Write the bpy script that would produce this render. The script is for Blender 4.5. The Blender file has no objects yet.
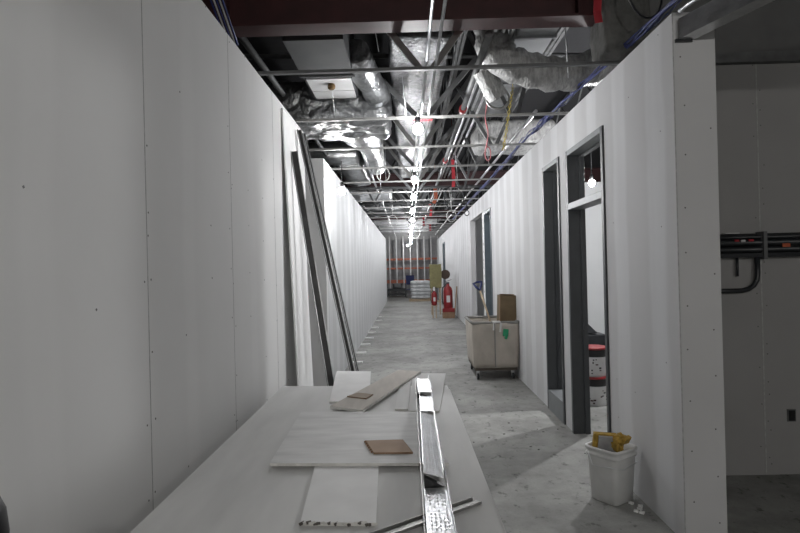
import bpy, bmesh, math, random
from mathutils import Vector, Matrix, noise, Euler
random.seed(7)
C = bpy.context.scene.collection
PI = math.pi

# ---------------------------------------------------------------- materials
def new_mat(name):
    m = bpy.data.materials.new(name); m.use_nodes = True
    return m, m.node_tree.nodes, m.node_tree.links, m.node_tree.nodes['Principled BSDF']

def mat(name, col, rough=.6, metal=0., var=.08, scale=6., bump=0., bscale=40., stretch=(1,1,1), rvar=0., emit=None, spec=.5):
    m, N, L, b = new_mat(name)
    tc = N.new('ShaderNodeTexCoord'); mp = N.new('ShaderNodeMapping'); mp.inputs['Scale'].default_value = stretch
    L.new(tc.outputs['Object'], mp.inputs['Vector'])
    nz = N.new('ShaderNodeTexNoise'); nz.inputs['Scale'].default_value = scale; nz.inputs['Detail'].default_value = 6
    L.new(mp.outputs[0], nz.inputs['Vector'])
    cr = N.new('ShaderNodeValToRGB')
    lo = tuple(max(0, c*(1-var)) for c in col); hi = tuple(min(1, c*(1+var)) for c in col)
    cr.color_ramp.elements[0].position = .3; cr.color_ramp.elements[1].position = .7
    cr.color_ramp.elements[0].color = lo+(1,); cr.color_ramp.elements[1].color = hi+(1,)
    L.new(nz.outputs['Fac'], cr.inputs[0]); L.new(cr.outputs[0], b.inputs['Base Color'])
    b.inputs['Roughness'].default_value = rough; b.inputs['Metallic'].default_value = metal
    b.inputs['Specular IOR Level'].default_value = spec
    if rvar:
        mr = N.new('ShaderNodeMapRange'); mr.inputs[3].default_value = rough-rvar; mr.inputs[4].default_value = rough+rvar
        L.new(nz.outputs['Fac'], mr.inputs[0]); L.new(mr.outputs[0], b.inputs['Roughness'])
    if bump:
        n2 = N.new('ShaderNodeTexNoise'); n2.inputs['Scale'].default_value = bscale; n2.inputs['Detail'].default_value = 4
        L.new(mp.outputs[0], n2.inputs['Vector'])
        bp = N.new('ShaderNodeBump'); bp.inputs['Strength'].default_value = bump; bp.inputs['Distance'].default_value = .02
        L.new(n2.outputs['Fac'], bp.inputs['Height']); L.new(bp.outputs[0], b.inputs['Normal'])
    if emit:
        b.inputs['Emission Color'].default_value = emit[0]+(1,); b.inputs['Emission Strength'].default_value = emit[1]
    return m

def mat_wall(name, col, tape, period, width, offset, streak=.5):
    """drywall with pale bands of joint compound running up every joint"""
    m, N, L, b = new_mat(name)
    tc = N.new('ShaderNodeTexCoord'); sp = N.new('ShaderNodeSeparateXYZ'); L.new(tc.outputs['Object'], sp.inputs[0])
    def math_(op, a, bb=None, cc=None):
        n = N.new('ShaderNodeMath'); n.operation = op
        for i, v in enumerate((a, bb, cc)):
            if v is None: continue
            if isinstance(v, (int, float)): n.inputs[i].default_value = v
            else: L.new(v, n.inputs[i])
        return n.outputs[0]
    wob = N.new('ShaderNodeTexNoise'); wob.inputs['Scale'].default_value = 1.3; L.new(tc.outputs['Object'], wob.inputs['Vector'])
    y = math_('ADD', sp.outputs[1], math_('MULTIPLY', wob.outputs['Fac'], .12))
    fr = math_('FRACT', math_('DIVIDE', math_('ADD', y, offset), period))
    d = math_('MULTIPLY', math_('ABSOLUTE', math_('SUBTRACT', fr, .5)), period)
    mr = N.new('ShaderNodeMapRange'); mr.inputs[1].default_value = width/2; mr.inputs[2].default_value = width/2+.05
    mr.inputs[3].default_value = 1; mr.inputs[4].default_value = 0; L.new(d, mr.inputs[0])
    mp = N.new('ShaderNodeMapping'); mp.inputs['Scale'].default_value = (5, 5, .35); L.new(tc.outputs['Object'], mp.inputs['Vector'])
    n1 = N.new('ShaderNodeTexNoise'); n1.inputs['Scale'].default_value = 1.2; n1.inputs['Detail'].default_value = 5; L.new(mp.outputs[0], n1.inputs['Vector'])
    fac = math_('MULTIPLY', mr.outputs[0], math_('ADD', n1.outputs['Fac'], .2))
    mx = N.new('ShaderNodeMix'); mx.data_type = 'RGBA'; mx.inputs[6].default_value = col+(1,); mx.inputs[7].default_value = tape+(1,)
    L.new(fac, mx.inputs[0])
    n2 = N.new('ShaderNodeTexNoise'); n2.inputs['Scale'].default_value = 2.; n2.inputs['Detail'].default_value = 8; L.new(tc.outputs['Object'], n2.inputs['Vector'])
    mx2 = N.new('ShaderNodeMix'); mx2.data_type = 'RGBA'; mx2.blend_type = 'MULTIPLY'; mx2.inputs[0].default_value = streak
    cr = N.new('ShaderNodeValToRGB'); cr.color_ramp.elements[0].position = .3; cr.color_ramp.elements[0].color = (.86,.86,.86,1); cr.color_ramp.elements[1].position = .65
    L.new(n2.outputs['Fac'], cr.inputs[0]); L.new(mx.outputs[2], mx2.inputs[6]); L.new(cr.outputs[0], mx2.inputs[7])
    L.new(mx2.outputs[2], b.inputs['Base Color']); b.inputs['Roughness'].default_value = .85; b.inputs['Specular IOR Level'].default_value = .25
    return m

def mat_floor():
    m, N, L, b = new_mat('concrete_floor')
    tc = N.new('ShaderNodeTexCoord')
    def nz(s, det, lo, hi, c0, c1, sc=(1,1,1)):
        mp = N.new('ShaderNodeMapping'); mp.inputs['Scale'].default_value = sc; L.new(tc.outputs['Object'], mp.inputs[0])
        n = N.new('ShaderNodeTexNoise'); n.inputs['Scale'].default_value = s; n.inputs['Detail'].default_value = det; n.inputs['Roughness'].default_value = .62
        L.new(mp.outputs[0], n.inputs['Vector'])
        r = N.new('ShaderNodeValToRGB'); r.color_ramp.elements[0].position = lo; r.color_ramp.elements[1].position = hi
        r.color_ramp.elements[0].color = (c0,c0,c0*.985,1); r.color_ramp.elements[1].color = (c1,c1,c1*.985,1)
        L.new(n.outputs['Fac'], r.inputs[0]); return r.outputs[0], n.outputs['Fac']
    a, f = nz(.8, 8, .3, .7, .225, .42)
    c, _ = nz(5, 10, .34, .60, .68, 1.0)
    d, _ = nz(13, 8, .31, .41, .22, 1.0, (1,.7,1))
    e, _ = nz(60, 3, .28, .45, .75, 1.0)
    def mul(x, y, k=1.):
        q = N.new('ShaderNodeMix'); q.data_type = 'RGBA'; q.blend_type = 'MULTIPLY'; q.inputs[0].default_value = k
        L.new(x, q.inputs[6]); L.new(y, q.inputs[7]); return q.outputs[2]
    L.new(mul(mul(mul(a, c, .8), d, .75), e, .7), b.inputs['Base Color'])
    b.inputs['Roughness'].default_value = .72; b.inputs['Specular IOR Level'].default_value = .3
    bp = N.new('ShaderNodeBump'); bp.inputs['Strength'].default_value = .15; bp.inputs['Distance'].default_value = .01; L.new(f, bp.inputs['Height']); L.new(bp.outputs[0], b.inputs['Normal'])
    return m

def mat_deck():
    m, N, L, b = new_mat('steel_deck')
    tc = N.new('ShaderNodeTexCoord'); w = N.new('ShaderNodeTexWave'); w.bands_direction = 'Y'; w.inputs['Scale'].default_value = 2.1
    L.new(tc.outputs['Object'], w.inputs['Vector']); bp = N.new('ShaderNodeBump'); bp.inputs['Strength'].default_value = .8
    L.new(w.outputs['Fac'], bp.inputs['Height']); L.new(bp.outputs[0], b.inputs['Normal'])
    b.inputs['Base Color'].default_value = (.035,.035,.037,1); b.inputs['Roughness'].default_value = .9; b.inputs['Specular IOR Level'].default_value = .1
    return m

WALL = mat_wall('drywall_grey', (.74,.74,.735), (.77,.77,.765), 1.15, .10, .0, .3)
WALLR = mat_wall('drywall_taped', (.57,.57,.575), (.68,.685,.695), .62, .20, .3, .4)
WALLF = mat_wall('drywall_taped_white', (.60,.61,.615), (.70,.71,.72), .7, .25, .1, .4)
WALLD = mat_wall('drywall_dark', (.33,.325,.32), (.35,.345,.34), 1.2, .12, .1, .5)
FLOOR = mat_floor(); DECK = mat_deck()
SCREW = mat('screw_head', (.12,.12,.12), .5, .3)
SEAM = mat('joint_line', (.40,.40,.395), .9, 0, .2, 30)
CORE = mat('gypsum_core', (.66,.65,.62), .9, 0, .1, 30, .3, 90)
BOARD = mat('drywall_board_paper', (.68,.68,.67), .8, 0, .09, 2.2, stretch=(3,.6,1))
BOARDD = mat('drywall_board_dusty', (.76,.76,.755), .85, 0, .12, 3.5, stretch=(1,4,1))
BOARDW = mat('drywall_board_white', (.83,.83,.825), .85, 0, .05, 6)
TANB = mat('board_tan', (.50,.465,.42), .8, 0, .12, 3, stretch=(5,.8,1))
WHITESTRIP = mat('strip_white', (.85,.85,.85), .8, 0, .04, 6)
BROWN = mat('cardboard', (.27,.17,.105), .8, 0, .15, 9)
OLIVEBOX = mat('cardboard_box', (.16,.115,.065), .85, 0, .15, 8)
GALV = mat('galvanised_steel', (.62,.63,.64), .32, .95, .12, 14, .12, 60, rvar=.1)
GALVB = mat('bright_galvanised', (.62,.63,.65), .36, .9, .12, 20, .25, 55, rvar=.08)
GALVD = mat('dull_steel', (.15,.153,.155), .55, .4, .2, 8, spec=.3)
STUDD = mat('shaded_stud_steel', (.11,.11,.112), .5, .5, .2, 8)  # darker stud steel, with the channel's inner shade put into its colour
STUD = mat('stud_steel', (.33,.33,.32), .45, .7, .15, 12)
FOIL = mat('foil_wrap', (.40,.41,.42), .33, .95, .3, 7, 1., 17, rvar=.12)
FOILD = mat('foil_wrap_dark', (.12,.123,.127), .42, .8, .5, 5, 1., 24, rvar=.1)  # darker, more mottled version of the foil wrap
FLEX = mat('wrapped_flex', (.36,.36,.355), .5, .35, .3, 14, 1., 26, stretch=(2.5,1,1))
REDB = mat('red_oxide_steel', (.040,.009,.010), .55, 0, .25, 6)
GREYM = mat('dark_frame_paint', (.05,.054,.058), .45, 0, .08, 8)
GREYL = mat('frame_paint_edge', (.17,.18,.185), .45, 0, .08, 8)
BLUEF = mat('blue_grey_frame', (.10,.125,.145), .45, 0, .1, 8)
WHITEP = mat('white_plastic', (.62,.62,.61), .45, 0, .06, 10)
WHITEM = mat('white_metal', (.70,.70,.70), .4, .2, .05, 8)
BLACK = mat('black_plastic', (.006,.006,.007), .45, 0, .2, 10)
BLACK2 = mat('black_satin', (.018,.02,.023), .35, 0, .2, 10)
RED = mat('red_enamel', (.24,.014,.017), .35, 0, .1, 10)
REDT = mat('red_tape', (.34,.012,.022), .6, 0, .1, 20)
PINK = mat('pink_ribbon', (.40,.13,.14), .6, 0, .15, 20)
ORANGE = mat('orange_mark', (.42,.09,.035), .6, 0, .1, 12)
ORNGR = mat('orange_rail', (.48,.16,.10), .6, 0, .15, 12)
BLUEC = mat('blue_cable', (.03,.045,.20), .45, 0, .2, 12)
NAVY = mat('navy_plastic', (.02,.03,.12), .4, 0, .1, 12)
YEL = mat('yellow_wire', (.45,.36,.06), .5, 0, .2, 30)
CANVAS = mat('canvas', (.44,.40,.35), .9, 0, .14, 5, .9, 7, stretch=(1,1,.6))
CANVASD = mat('canvas_rim', (.24,.235,.22), .8, 0, .15, 9)
GREEN = mat('green_tape', (.02,.28,.13), .6, 0, .1, 20)
WOOD = mat('pale_wood', (.42,.33,.23), .7, 0, .15, 8, stretch=(4,4,.5))
KHAKI = mat('khaki_cloth', (.21,.195,.095), .9, 0, .2, 6, .5, 12)
BAG = mat('white_bag', (.50,.51,.52), .5, 0, .2, 8, .6, 10)
LABELW = mat('white_label', (.6,.6,.6), .6, 0, .05, 10)
AMBER = mat('amber_sponge', (.42,.27,.05), .85, 0, .4, 18, .8, 40)
CHIP = mat('dark_debris', (.05,.045,.04), .9, 0, .3, 30)
CABLE = mat('grey_cable', (.5,.5,.49), .5, 0, .1, 12)
DOT = mat('punched_steel', (.75,.75,.76), .5, .1, .05, 20)
BULBF = mat('glowing_bulb_far', (1,1,1), .5, 0, 0, emit=((1,1,1.02), 640.))
BULB = mat('glowing_bulb', (1,1,1), .5, 0, 0, emit=((1,1,1.01), 560.))

# ---------------------------------------------------------------- mesh builder
class MB:
    def __init__(s): s.bm = bmesh.new()
    def _f(s, vs, idx, mi):
        for f in idx:
            try:
                fc = s.bm.faces.new([vs[i] for i in f]); fc.material_index = mi
            except ValueError: pass
    def box(s, x0, x1, y0, y1, z0, z1, mi=0):
        vs = [s.bm.verts.new((x, y, z)) for z in (z0, z1) for y in (y0, y1) for x in (x0, x1)]
        s._f(vs, [(0,2,3,1),(4,5,7,6),(0,1,5,4),(2,6,7,3),(0,4,6,2),(1,3,7,5)], mi); return s
    def obox(s, c, size, rot=(0,0,0), mi=0):
        M = Matrix.Translation(c) @ Euler(rot).to_matrix().to_4x4(); a, b, d = (v/2 for v in size)
        vs = [s.bm.verts.new(M @ Vector((x, y, z))) for z in (-d, d) for y in (-b, b) for x in (-a, a)]
        s._f(vs, [(0,2,3,1),(4,5,7,6),(0,1,5,4),(2,6,7,3),(0,4,6,2),(1,3,7,5)], mi); return s
    def frame(s, p, q, up=(0,0,1)):
        d = (Vector(q)-Vector(p)).normalized(); u = Vector(up); 
        if abs(d.dot(u)) > .97: u = Vector((0,1,0))
        a = d.cross(u).normalized(); b = a.cross(d).normalized(); return d, a, b
    def profile(s, p, q, pts, up=(0,0,1), mi=0, closed=True):
        """extrude a 2D outline (side, up) from p to q"""
        d, a, b = s.frame(p, q, up); p = Vector(p); q = Vector(q); n = len(pts)
        v0 = [s.bm.verts.new(p+a*x+b*y) for x, y in pts]; v1 = [s.bm.verts.new(q+a*x+b*y) for x, y in pts]
        for i in range(n if closed else n-1):
            j = (i+1) % n
            f = s.bm.faces.new((v0[i], v0[j], v1[j], v1[i])); f.material_index = mi
        if closed:
            s.bm.faces.new(v0[::-1]).material_index = mi; s.bm.faces.new(v1).material_index = mi
        return s
    def beam(s, p, q, w, h, up=(0,0,1), mi=0):
        return s.profile(p, q, [(-w/2,-h/2),(w/2,-h/2),(w/2,h/2),(-w/2,h/2)], up, mi)
    def channel(s, p, q, w, h, t=.003, up=(0,0,1), mi=0):
        """U section: web of width w, flanges of height h pointing up"""
        a = w/2
        return s.profile(p, q, [(-a,h),(-a,0),(a,0),(a,h),(a-t,h),(a-t,t),(-a+t,t),(-a+t,h)], up, mi)
    def ibeam(s, p, q, w, h, t=.02, mi=0):
        a = w/2; c = t/2
        return s.profile(p, q, [(-a,0),(a,0),(a,t),(c,t),(c,h-t),(a,h-t),(a,h),(-a,h),(-a,h-t),(-c,h-t),(-c,t),(-a,t)], mi=mi)
    def tube(s, pts, r, seg=8, mi=0, cap=True, closed=False):
        pts = [Vector(p) for p in pts]; rings = []; n = len(pts); prev = None
        rr = r if isinstance(r, (list, tuple)) else [r]*n
        for i, p in enumerate(pts):
            if closed: d = pts[(i+1) % n]-pts[i-1]
            else: d = pts[min(i+1, n-1)]-pts[max(i-1, 0)]
            d.normalize()
            if prev is None:
                u = Vector((0,0,1)) if abs(d.z) < .9 else Vector((1,0,0)); a = d.cross(u).normalized()
            else: a = (prev-d*prev.dot(d)).normalized()
            prev = a; b = d.cross(a)
            rings.append([s.bm.verts.new(p+(a*math.cos(2*PI*k/seg)+b*math.sin(2*PI*k/seg))*rr[i]) for k in range(seg)])
        for i in range(n if closed else n-1):
            A, B = rings[i], rings[(i+1) % n]
            for k in range(seg):
                f = s.bm.faces.new((A[k], A[(k+1) % seg], B[(k+1) % seg], B[k])); f.material_index = mi; f.smooth = True
        if cap and not closed:
            s.bm.faces.new(rings[0][::-1]).material_index = mi; s.bm.faces.new(rings[-1]).material_index = mi
        return s
    def lathe(s, c, prof, seg=24, mi=0, smooth=True, sq=0., rot=0.):
        """prof: (radius, z) pairs; sq>0 squares the section off"""
        rings = []
        for r, z in prof:
            ring = []
            for k in range(seg):
                t = 2*PI*k/seg; cx, sy = math.cos(t), math.sin(t)
                f = 1./((abs(cx)**(2+sq)+abs(sy)**(2+sq))**(1/(2+sq))) if sq else 1.
                ux, uy = r*f*cx, r*f*sy; ring.append(s.bm.verts.new((c[0]+ux*math.cos(rot)-uy*math.sin(rot), c[1]+ux*math.sin(rot)+uy*math.cos(rot), c[2]+z)))
            rings.append(ring)
        for A, B in zip(rings, rings[1:]):
            for k in range(seg):
                f = s.bm.faces.new((A[k], A[(k+1) % seg], B[(k+1) % seg], B[k])); f.material_index = mi; f.smooth = smooth
        s.bm.faces.new(rings[0][::-1]).material_index = mi; s.bm.faces.new(rings[-1]).material_index = mi
        return s
    def prism(s, pts, h, mi=0, z=None, mtop=None):
        """upright slab with outline pts (x, y) from z to z+h"""
        v0 = [s.bm.verts.new((x, y, z)) for x, y in pts]; v1 = [s.bm.verts.new((x, y, z+h)) for x, y in pts]; n = len(pts)
        for i in range(n): s.bm.faces.new((v0[i], v0[(i+1) % n], v1[(i+1) % n], v1[i])).material_index = mi
        s.bm.faces.new(v0[::-1]).material_index = mi; s.bm.faces.new(v1).material_index = mi if mtop is None else mtop
        return s
    def lump(s, x0, x1, y0, y1, z0, z1, n=10, amp=.02, fr=5., rnd=.25, mi=0, seed=0.):
        """a wrinkled, round-edged box (wrapped duct, filled bag)"""
        bm2 = bmesh.new(); bmesh.ops.create_cube(bm2, size=2.)
        bmesh.ops.subdivide_edges(bm2, edges=bm2.edges[:], cuts=n, use_grid_fill=True)
        c = Vector(((x0+x1)/2, (y0+y1)/2, (z0+z1)/2)); e = Vector(((x1-x0)/2, (y1-y0)/2, (z1-z0)/2)); mp = {}
        R = min(e)*rnd
        for v in bm2.verts:
            p = Vector((v.co.x*e.x, v.co.y*e.y, v.co.z*e.z))
            q = Vector([max(-(e[i]-R), min(e[i]-R, p[i])) for i in range(3)]); d = p-q
            if d.length > 1e-6: d.normalize(); p = q+d*R
            w = noise.noise((p+Vector((seed, seed*2, 0)))*fr)+.5*noise.noise((p+Vector((0, seed, 3)))*fr*2.7)
            p += (d if d.length > .1 else Vector((0,0,0)))*w*amp
            mp[v] = s.bm.verts.new(c+p)
        for f in bm2.faces:
            g = s.bm.faces.new([mp[v] for v in f.verts]); g.material_index = mi; g.smooth = True
        bm2.free(); return s
    def build(s, name, mats, parent=None, bevel=0., recalc=True):
        if recalc: bmesh.ops.recalc_face_normals(s.bm, faces=s.bm.faces[:])
        me = bpy.data.meshes.new(name); off = Vector((0,0,0)); p = parent
        while p: off += p.location; p = p.parent
        if parent is None:
            xs = [v.co for v in s.bm.verts]
            off = Vector(((min(v.x for v in xs)+max(v.x for v in xs))/2, (min(v.y for v in xs)+max(v.y for v in xs))/2, min(v.z for v in xs)))
            if name.startswith(('wall', 'floor', 'ceiling', 'trim')): off = Vector((0,0,0))
        for v in s.bm.verts: v.co -= off
        s.bm.to_mesh(me); s.bm.free()
        for m in (mats if isinstance(mats, (list, tuple)) else [mats]): me.materials.append(m)
        o = bpy.data.objects.new(name, me); C.objects.link(o)
        if parent: o.parent = parent
        else: o.location = off
        if bevel:
            b = o.modifiers.new('edge', 'BEVEL'); b.width = bevel; b.segments = 2; b.limit_method = 'ANGLE'
        return o

def tag(o, label=None, cat=None, group=None, kind=None):
    if label: o['label'] = label
    if cat: o['category'] = cat
    if group: o['group'] = group
    if kind: o['kind'] = kind
    return o
def thing(name, label, cat, loc, group=None):
    o = bpy.data.objects.new(name, None); o.empty_display_size = .1; C.objects.link(o); o.location = loc
    return tag(o, label, cat, group)
def struct_empty(name, loc):
    o = bpy.data.objects.new(name, None); C.objects.link(o); o.location = loc; o['kind'] = 'structure'; return o
def copy_tree(o, parent=None):
    c = o.copy(); C.objects.link(c)
    if parent: c.parent = parent
    for ch in list(o.children): copy_tree(ch, c)
    return c
def S(mb, name, mats, **k): return tag(mb.build(name, mats, **k), kind='structure')

# ---------------------------------------------------------------- the setting
G = -.1; H = 3.1; XL = -1.1; XR = 1.63; XO = 1.88; XT = 1.755
S(MB().box(-7, 9, -6, 42, -.3, G), 'floor', FLOOR)
S(MB().box(-7, 9, -6, 42, 4.3, 4.4), 'ceiling', DECK)

def add_screws_x(m, x, ys, z0, z1, side, skip=.25, step=.3):
    for y in ys:
        z = z0+random.uniform(.05, .2)
        while z < z1:
            if random.random() > skip:
                yy = y+random.uniform(-.012, .012)
                m.obox((x+side*.0006, yy, z+random.uniform(-.03, .03)), (.0012, .0075, .0075), (random.random()*3, 0, 0), 1)
            z += step
def add_screws_y(m, y, xs, z0, z1, skip=.2, step=.3):
    for x in xs:
        z = z0+random.uniform(.05, .25)
        while z < z1:
            if random.random() > skip:
                m.obox((x+random.uniform(-.01, .01), y-.0006, z+random.uniform(-.03, .03)), (.0085, .0012, .0085), (0, random.random()*3, 0), 1)
            z += step

m = MB().box(XL-.15, XL, -6, 6.1, G, H)
for y in (1.2, 2.35, 3.5, 4.65): m.box(XL-.001, XL+.0009, y-.003, y+.003, G, H, 2)
ys = [1.2+.383*i for i in range(-2, 12)]
add_screws_x(m, XL, [y for i, y in enumerate(ys)], G, H, 1, .45)
for y in (2.35, 3.5): add_screws_x(m, XL, [y-.035, y+.03], G, H, 1, .35)
S(m, 'wall_left', [WALL, SCREW, SEAM])
S(MB().box(-5, XL, 7.5, 7.65, G, H), 'wall_left_return', WALL)
m = MB().box(XL-.15, XL, 7.65, 28, G, H)
S(m, 'wall_left_far', WALLF)
S(MB().box(-5.1, -5, 5, 8, G, H), 'wall_left_room', WALL)
S(MB().box(XL-.45, XL+.02, 28, 28.15, G, H), 'wall_left_end', WALLF)

def wall_openings(name, x0, x1, y0, y1, ops, mats, extra=None):
    m = MB(); y = y0
    for a, b, zb, zt in ops:
        m.box(x0, x1, y, a, G, H)
        if zb > G: m.box(x0, x1, a, b, G, zb)
        m.box(x0, x1, a, b, zt, H); y = b
    m.box(x0, x1, y, y1, G, H)
    if extra: extra(m)
    return S(m, name, mats)
def extra(m):
    add_screws_x(m, XR, [3.6, 4.1, 4.45], G, H, -1, .75)
    m.box(XR-.001, XO+.001, 3.398, 3.4005, G, H, 0)
    m.box(XR-.002, XR+.004, 3.397, 3.402, G, H, 2)
    add_screws_y(m, 3.398, [XR+.05, XO-.045], G, H, .1)
wall_openings('wall_right', XR, XO, 3.4, 4.5, [], [WALLR, SCREW, SEAM], extra)
wall_openings('wall_right_side', XR, XT, 4.5, 26.9,
    [(4.61, 5.67, G, 2.73), (5.95, 6.66, .08, 2.74), (10.87, 11.80, G, 2.74), (12.15, 14.45, G, 2.76), (24.4, 25.9, G, 2.7)], [WALLR, SCREW, SEAM])
# side rooms behind the right wall
m = MB().box(XO, 6, 4.46, 4.58, G, 3.2)
for x in (2.785, 4.0): m.box(x-.004, x+.004, 4.458, 4.461, G, 3.2, 2)
add_screws_y(m, 4.46, [2.755, 2.815, 2.82, 3.2], G, 3.2, .2)
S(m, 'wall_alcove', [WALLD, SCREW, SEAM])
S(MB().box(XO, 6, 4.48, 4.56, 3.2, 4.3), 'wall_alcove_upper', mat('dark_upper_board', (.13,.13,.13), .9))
S(MB().box(XO+.001, 6, 4.40, 4.459, 3.14, 3.22), 'trim_1', GALVD)
S(MB().box(XT, 6, 10.4, 10.52, G, H), 'wall_room', WALLF)
S(MB().box(6, 6.1, 2, 30, G, H), 'wall_far_right', WALLF)
S(MB().box(XT, 6, 17, 17.12, G, H), 'wall_second_room', WALLF)
S(MB().box(XT, 6, 23, 23.12, G, H), 'wall_third_room', WALLF)
S(MB().box(XT, 6, 29, 29.12, G, H), 'wall_fourth_room', WALLF)
S(MB().box(XR, XO, 26.9, 31.3, G, H), 'wall_right_far', WALLF)
S(MB().box(-7, 9, 34.6, 34.75, G, 4.3), 'wall_back', mat('block_wall', (.34,.34,.345), .9, 0, .1, 5))
S(MB().box(-7, 9, -6.1, -6, G, 4.3), 'wall_rear', WALL)
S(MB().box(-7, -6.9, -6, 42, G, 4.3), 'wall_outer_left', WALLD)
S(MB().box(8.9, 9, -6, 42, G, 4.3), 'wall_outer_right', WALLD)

def door_frame(name, y0, y1, zt, bar=None, sill=None, mt=GREYM, edge=GREYL, w=.05):
    r = struct_empty(name, (XR, (y0+y1)/2, 0)); xa, xb = XR-.016, XT+.016
    def jamb(a, b, out, nm='jamb'):
        m = MB().box(xa, xb, a, b, G, zt)
        # door stop running up the reveal
        s0, s1 = (b, b+.015) if out > 0 else (a-.015, a)
        m.box(XR+.10, XR+.15, s0, s1, G, zt-w)
        return m.build(nm, mt, r, bevel=.002)
    jamb(y0, y0+w, 1); jamb(y1-w, y1, -1)
    h = MB().box(xa, xb, y0+w, y1-w, zt-w, zt).box(XR+.1, XR+.15, y0+w, y1-w, zt-w-.015, zt-w)
    tag(h.build('head', edge, r, bevel=.002))
    if bar: MB().box(xa, xb, y0+w, y1-w, bar-.03, bar+.03).build('transom_bar', edge, r, bevel=.002)
    if sill: MB().box(xa, xb, y0+w, y1-w, sill-.04, sill+.01).box(xa, xa+.03, y0+w, y1-w, G, sill-.04).build('sill', edge, r, bevel=.002)
    return r
door_frame('door_1', 4.61, 5.67, 2.73, bar=2.17)
door_frame('window_1', 5.95, 6.66, 2.74, sill=.12)
door_frame('door_2', 10.87, 11.80, 2.72, mt=BLUEF, edge=BLUEF)
door_frame('door_3', 24.4, 25.9, 2.70, mt=BLUEF, edge=BLUEF)
m = MB()
for i in range(16): m.obox((XR-.002, 12.02+.02*math.sin(i*1.7), .2+i*.17), (.008, .05, .05), (random.random(), 0, 0), 1)
m.box(XR-.004, XR+.001, 11.84, 12.14, G, 2.76)
S(m, 'trim_2', [BOARDW, SEAM])

# corridor ceiling channels: they rest on both walls
YC = [4.26+1.38*k for k in range(19)]
words = ['nearest', 'second', 'third', 'fourth', 'fifth', 'sixth', 'seventh', 'eighth', 'ninth', 'tenth', 'eleventh', 'twelfth', 'thirteenth', 'fourteenth', 'fifteenth', 'sixteenth', 'seventeenth', 'eighteenth', 'last']
for k, y in enumerate(YC):
    xl = XL-.1 if not (6.1 < y < 7.65) else XL-.3
    o = MB().channel((xl, y, H), (XR+.06, y, H), .038, .022).build('steel_channel', GALVD if k == 0 else STUD)
    tag(o, ('thin steel channel across the corridor ceiling, nearest of the row' if k == 0 else f'thin steel channel across the corridor ceiling, {words[k]} one away from the camera'), 'steel channel', 'ceiling channels resting on the corridor walls')
# V braces from each channel up to the deck
for k, y in enumerate(YC[:12]):
    t = thing('overhead_brace', f'V shaped pair of steel struts rising from the {words[k]} ceiling channel to the deck', 'brace', (.18, y+.06, H), 'V shaped braces above the ceiling channels')
    dy = .35
    for sx in (-1, 1):
        MB().channel((.18+sx*.04, y+.06, H+.025), (.18+sx*(1.02 if k % 2 else .85), y+dy, 4.29), .05, .03, up=(0,1,0)).build('strut', GALVD if k % 2 else STUD, t)
for k, y in enumerate(YC[:8]):
    for x0, side in ((1.12, 'right'), (-.72, 'left')):
        if k == 0 or (side == 'left' and k < 6): continue
        t = thing('overhead_brace', f'V shaped steel strut pair on the {side} side above the {words[k]} ceiling channel', 'brace', (x0, y+.06, H), 'side braces above the ceiling channels')
        for sx in (-1, 1):
            MB().channel((x0+sx*.03, y+.06, H+.025), (x0+sx*(.42 if k % 2 else .6), y+.3+.3*(k % 2), 4.29), .042, .03, up=(0,1,0)).build('strut', GALVD, t)
# red beams
for k, (y, lab) in enumerate(((4.2, 'dark red steel beam crossing above the corridor nearest the camera'), (12.55, 'dark red steel beam crossing above the middle of the corridor'), (20.8, 'dark red steel beam crossing over the far part of the corridor'))):
    m = MB().ibeam((-5 if k else -1.55, y, 3.41), (5 if k else 1.47, y, 3.41), .2, .30, .018)
    for x in (-1.3, 1.3): m.box(x-.006, x+.006, y-.09, y+.09, 3.43, 3.69)
    tag(m.build('steel_beam', REDB), lab, 'steel beam', 'red steel beams over the corridor')
# posts that carry the first beam at its ends, above the walls
tag(MB().ibeam((-1.65, 4.2, 3.1), (-1.65, 4.2, 4.3), .18, .18, .012).build('steel_post', GALVD), 'grey steel post above the left wall under the end of the nearest red beam', 'steel post')
tag(MB().lump(1.46, 1.8, 4.05, 4.4, 3.13, 4.3, 6, .02, 6, .2).build('wrapped_post', mat('fireproofed_post', (.10,.10,.095), .95, 0, .3, 9, .8, 20)), 'rough grey fireproofed post standing on the right wall at the beam end', 'post')
# bar joists running along the corridor
def bar_joist(x, y0, y1):
    m = MB(); zb, zt = 3.72, 4.24
    for z in (zb, zt): m.beam((x-.02, y0, z), (x-.02, y1, z), .03, .04).beam((x+.02, y0, z), (x+.02, y1, z), .03, .04)
    n = int((y1-y0)/.6); st = (y1-y0)/n
    for i in range(n):
        a, b = (zt, zb) if i % 2 == 0 else (zb, zt)
        m.tube([(x, y0+i*st, a), (x, y0+(i+1)*st, b)], .013, 6)
    return m
for j, (y0, y1, where) in enumerate(((4.45, 12.4, 'between the first and second red beams'), (12.7, 20.65, 'between the second and third red beams'), (20.95, 33, 'beyond the third red beam'))):
    for i, x in enumerate((-2.0, -1.0, .55, 1.45, 2.6)):
        tag(bar_joist(x, y0, y1).build('bar_joist', GALVD), 'open web steel joist ' + where + ', ' + ('leftmost', 'second from left', 'middle', 'second from right', 'rightmost')[i] + ' of five', 'roof joist', 'open web joists ' + where)

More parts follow.
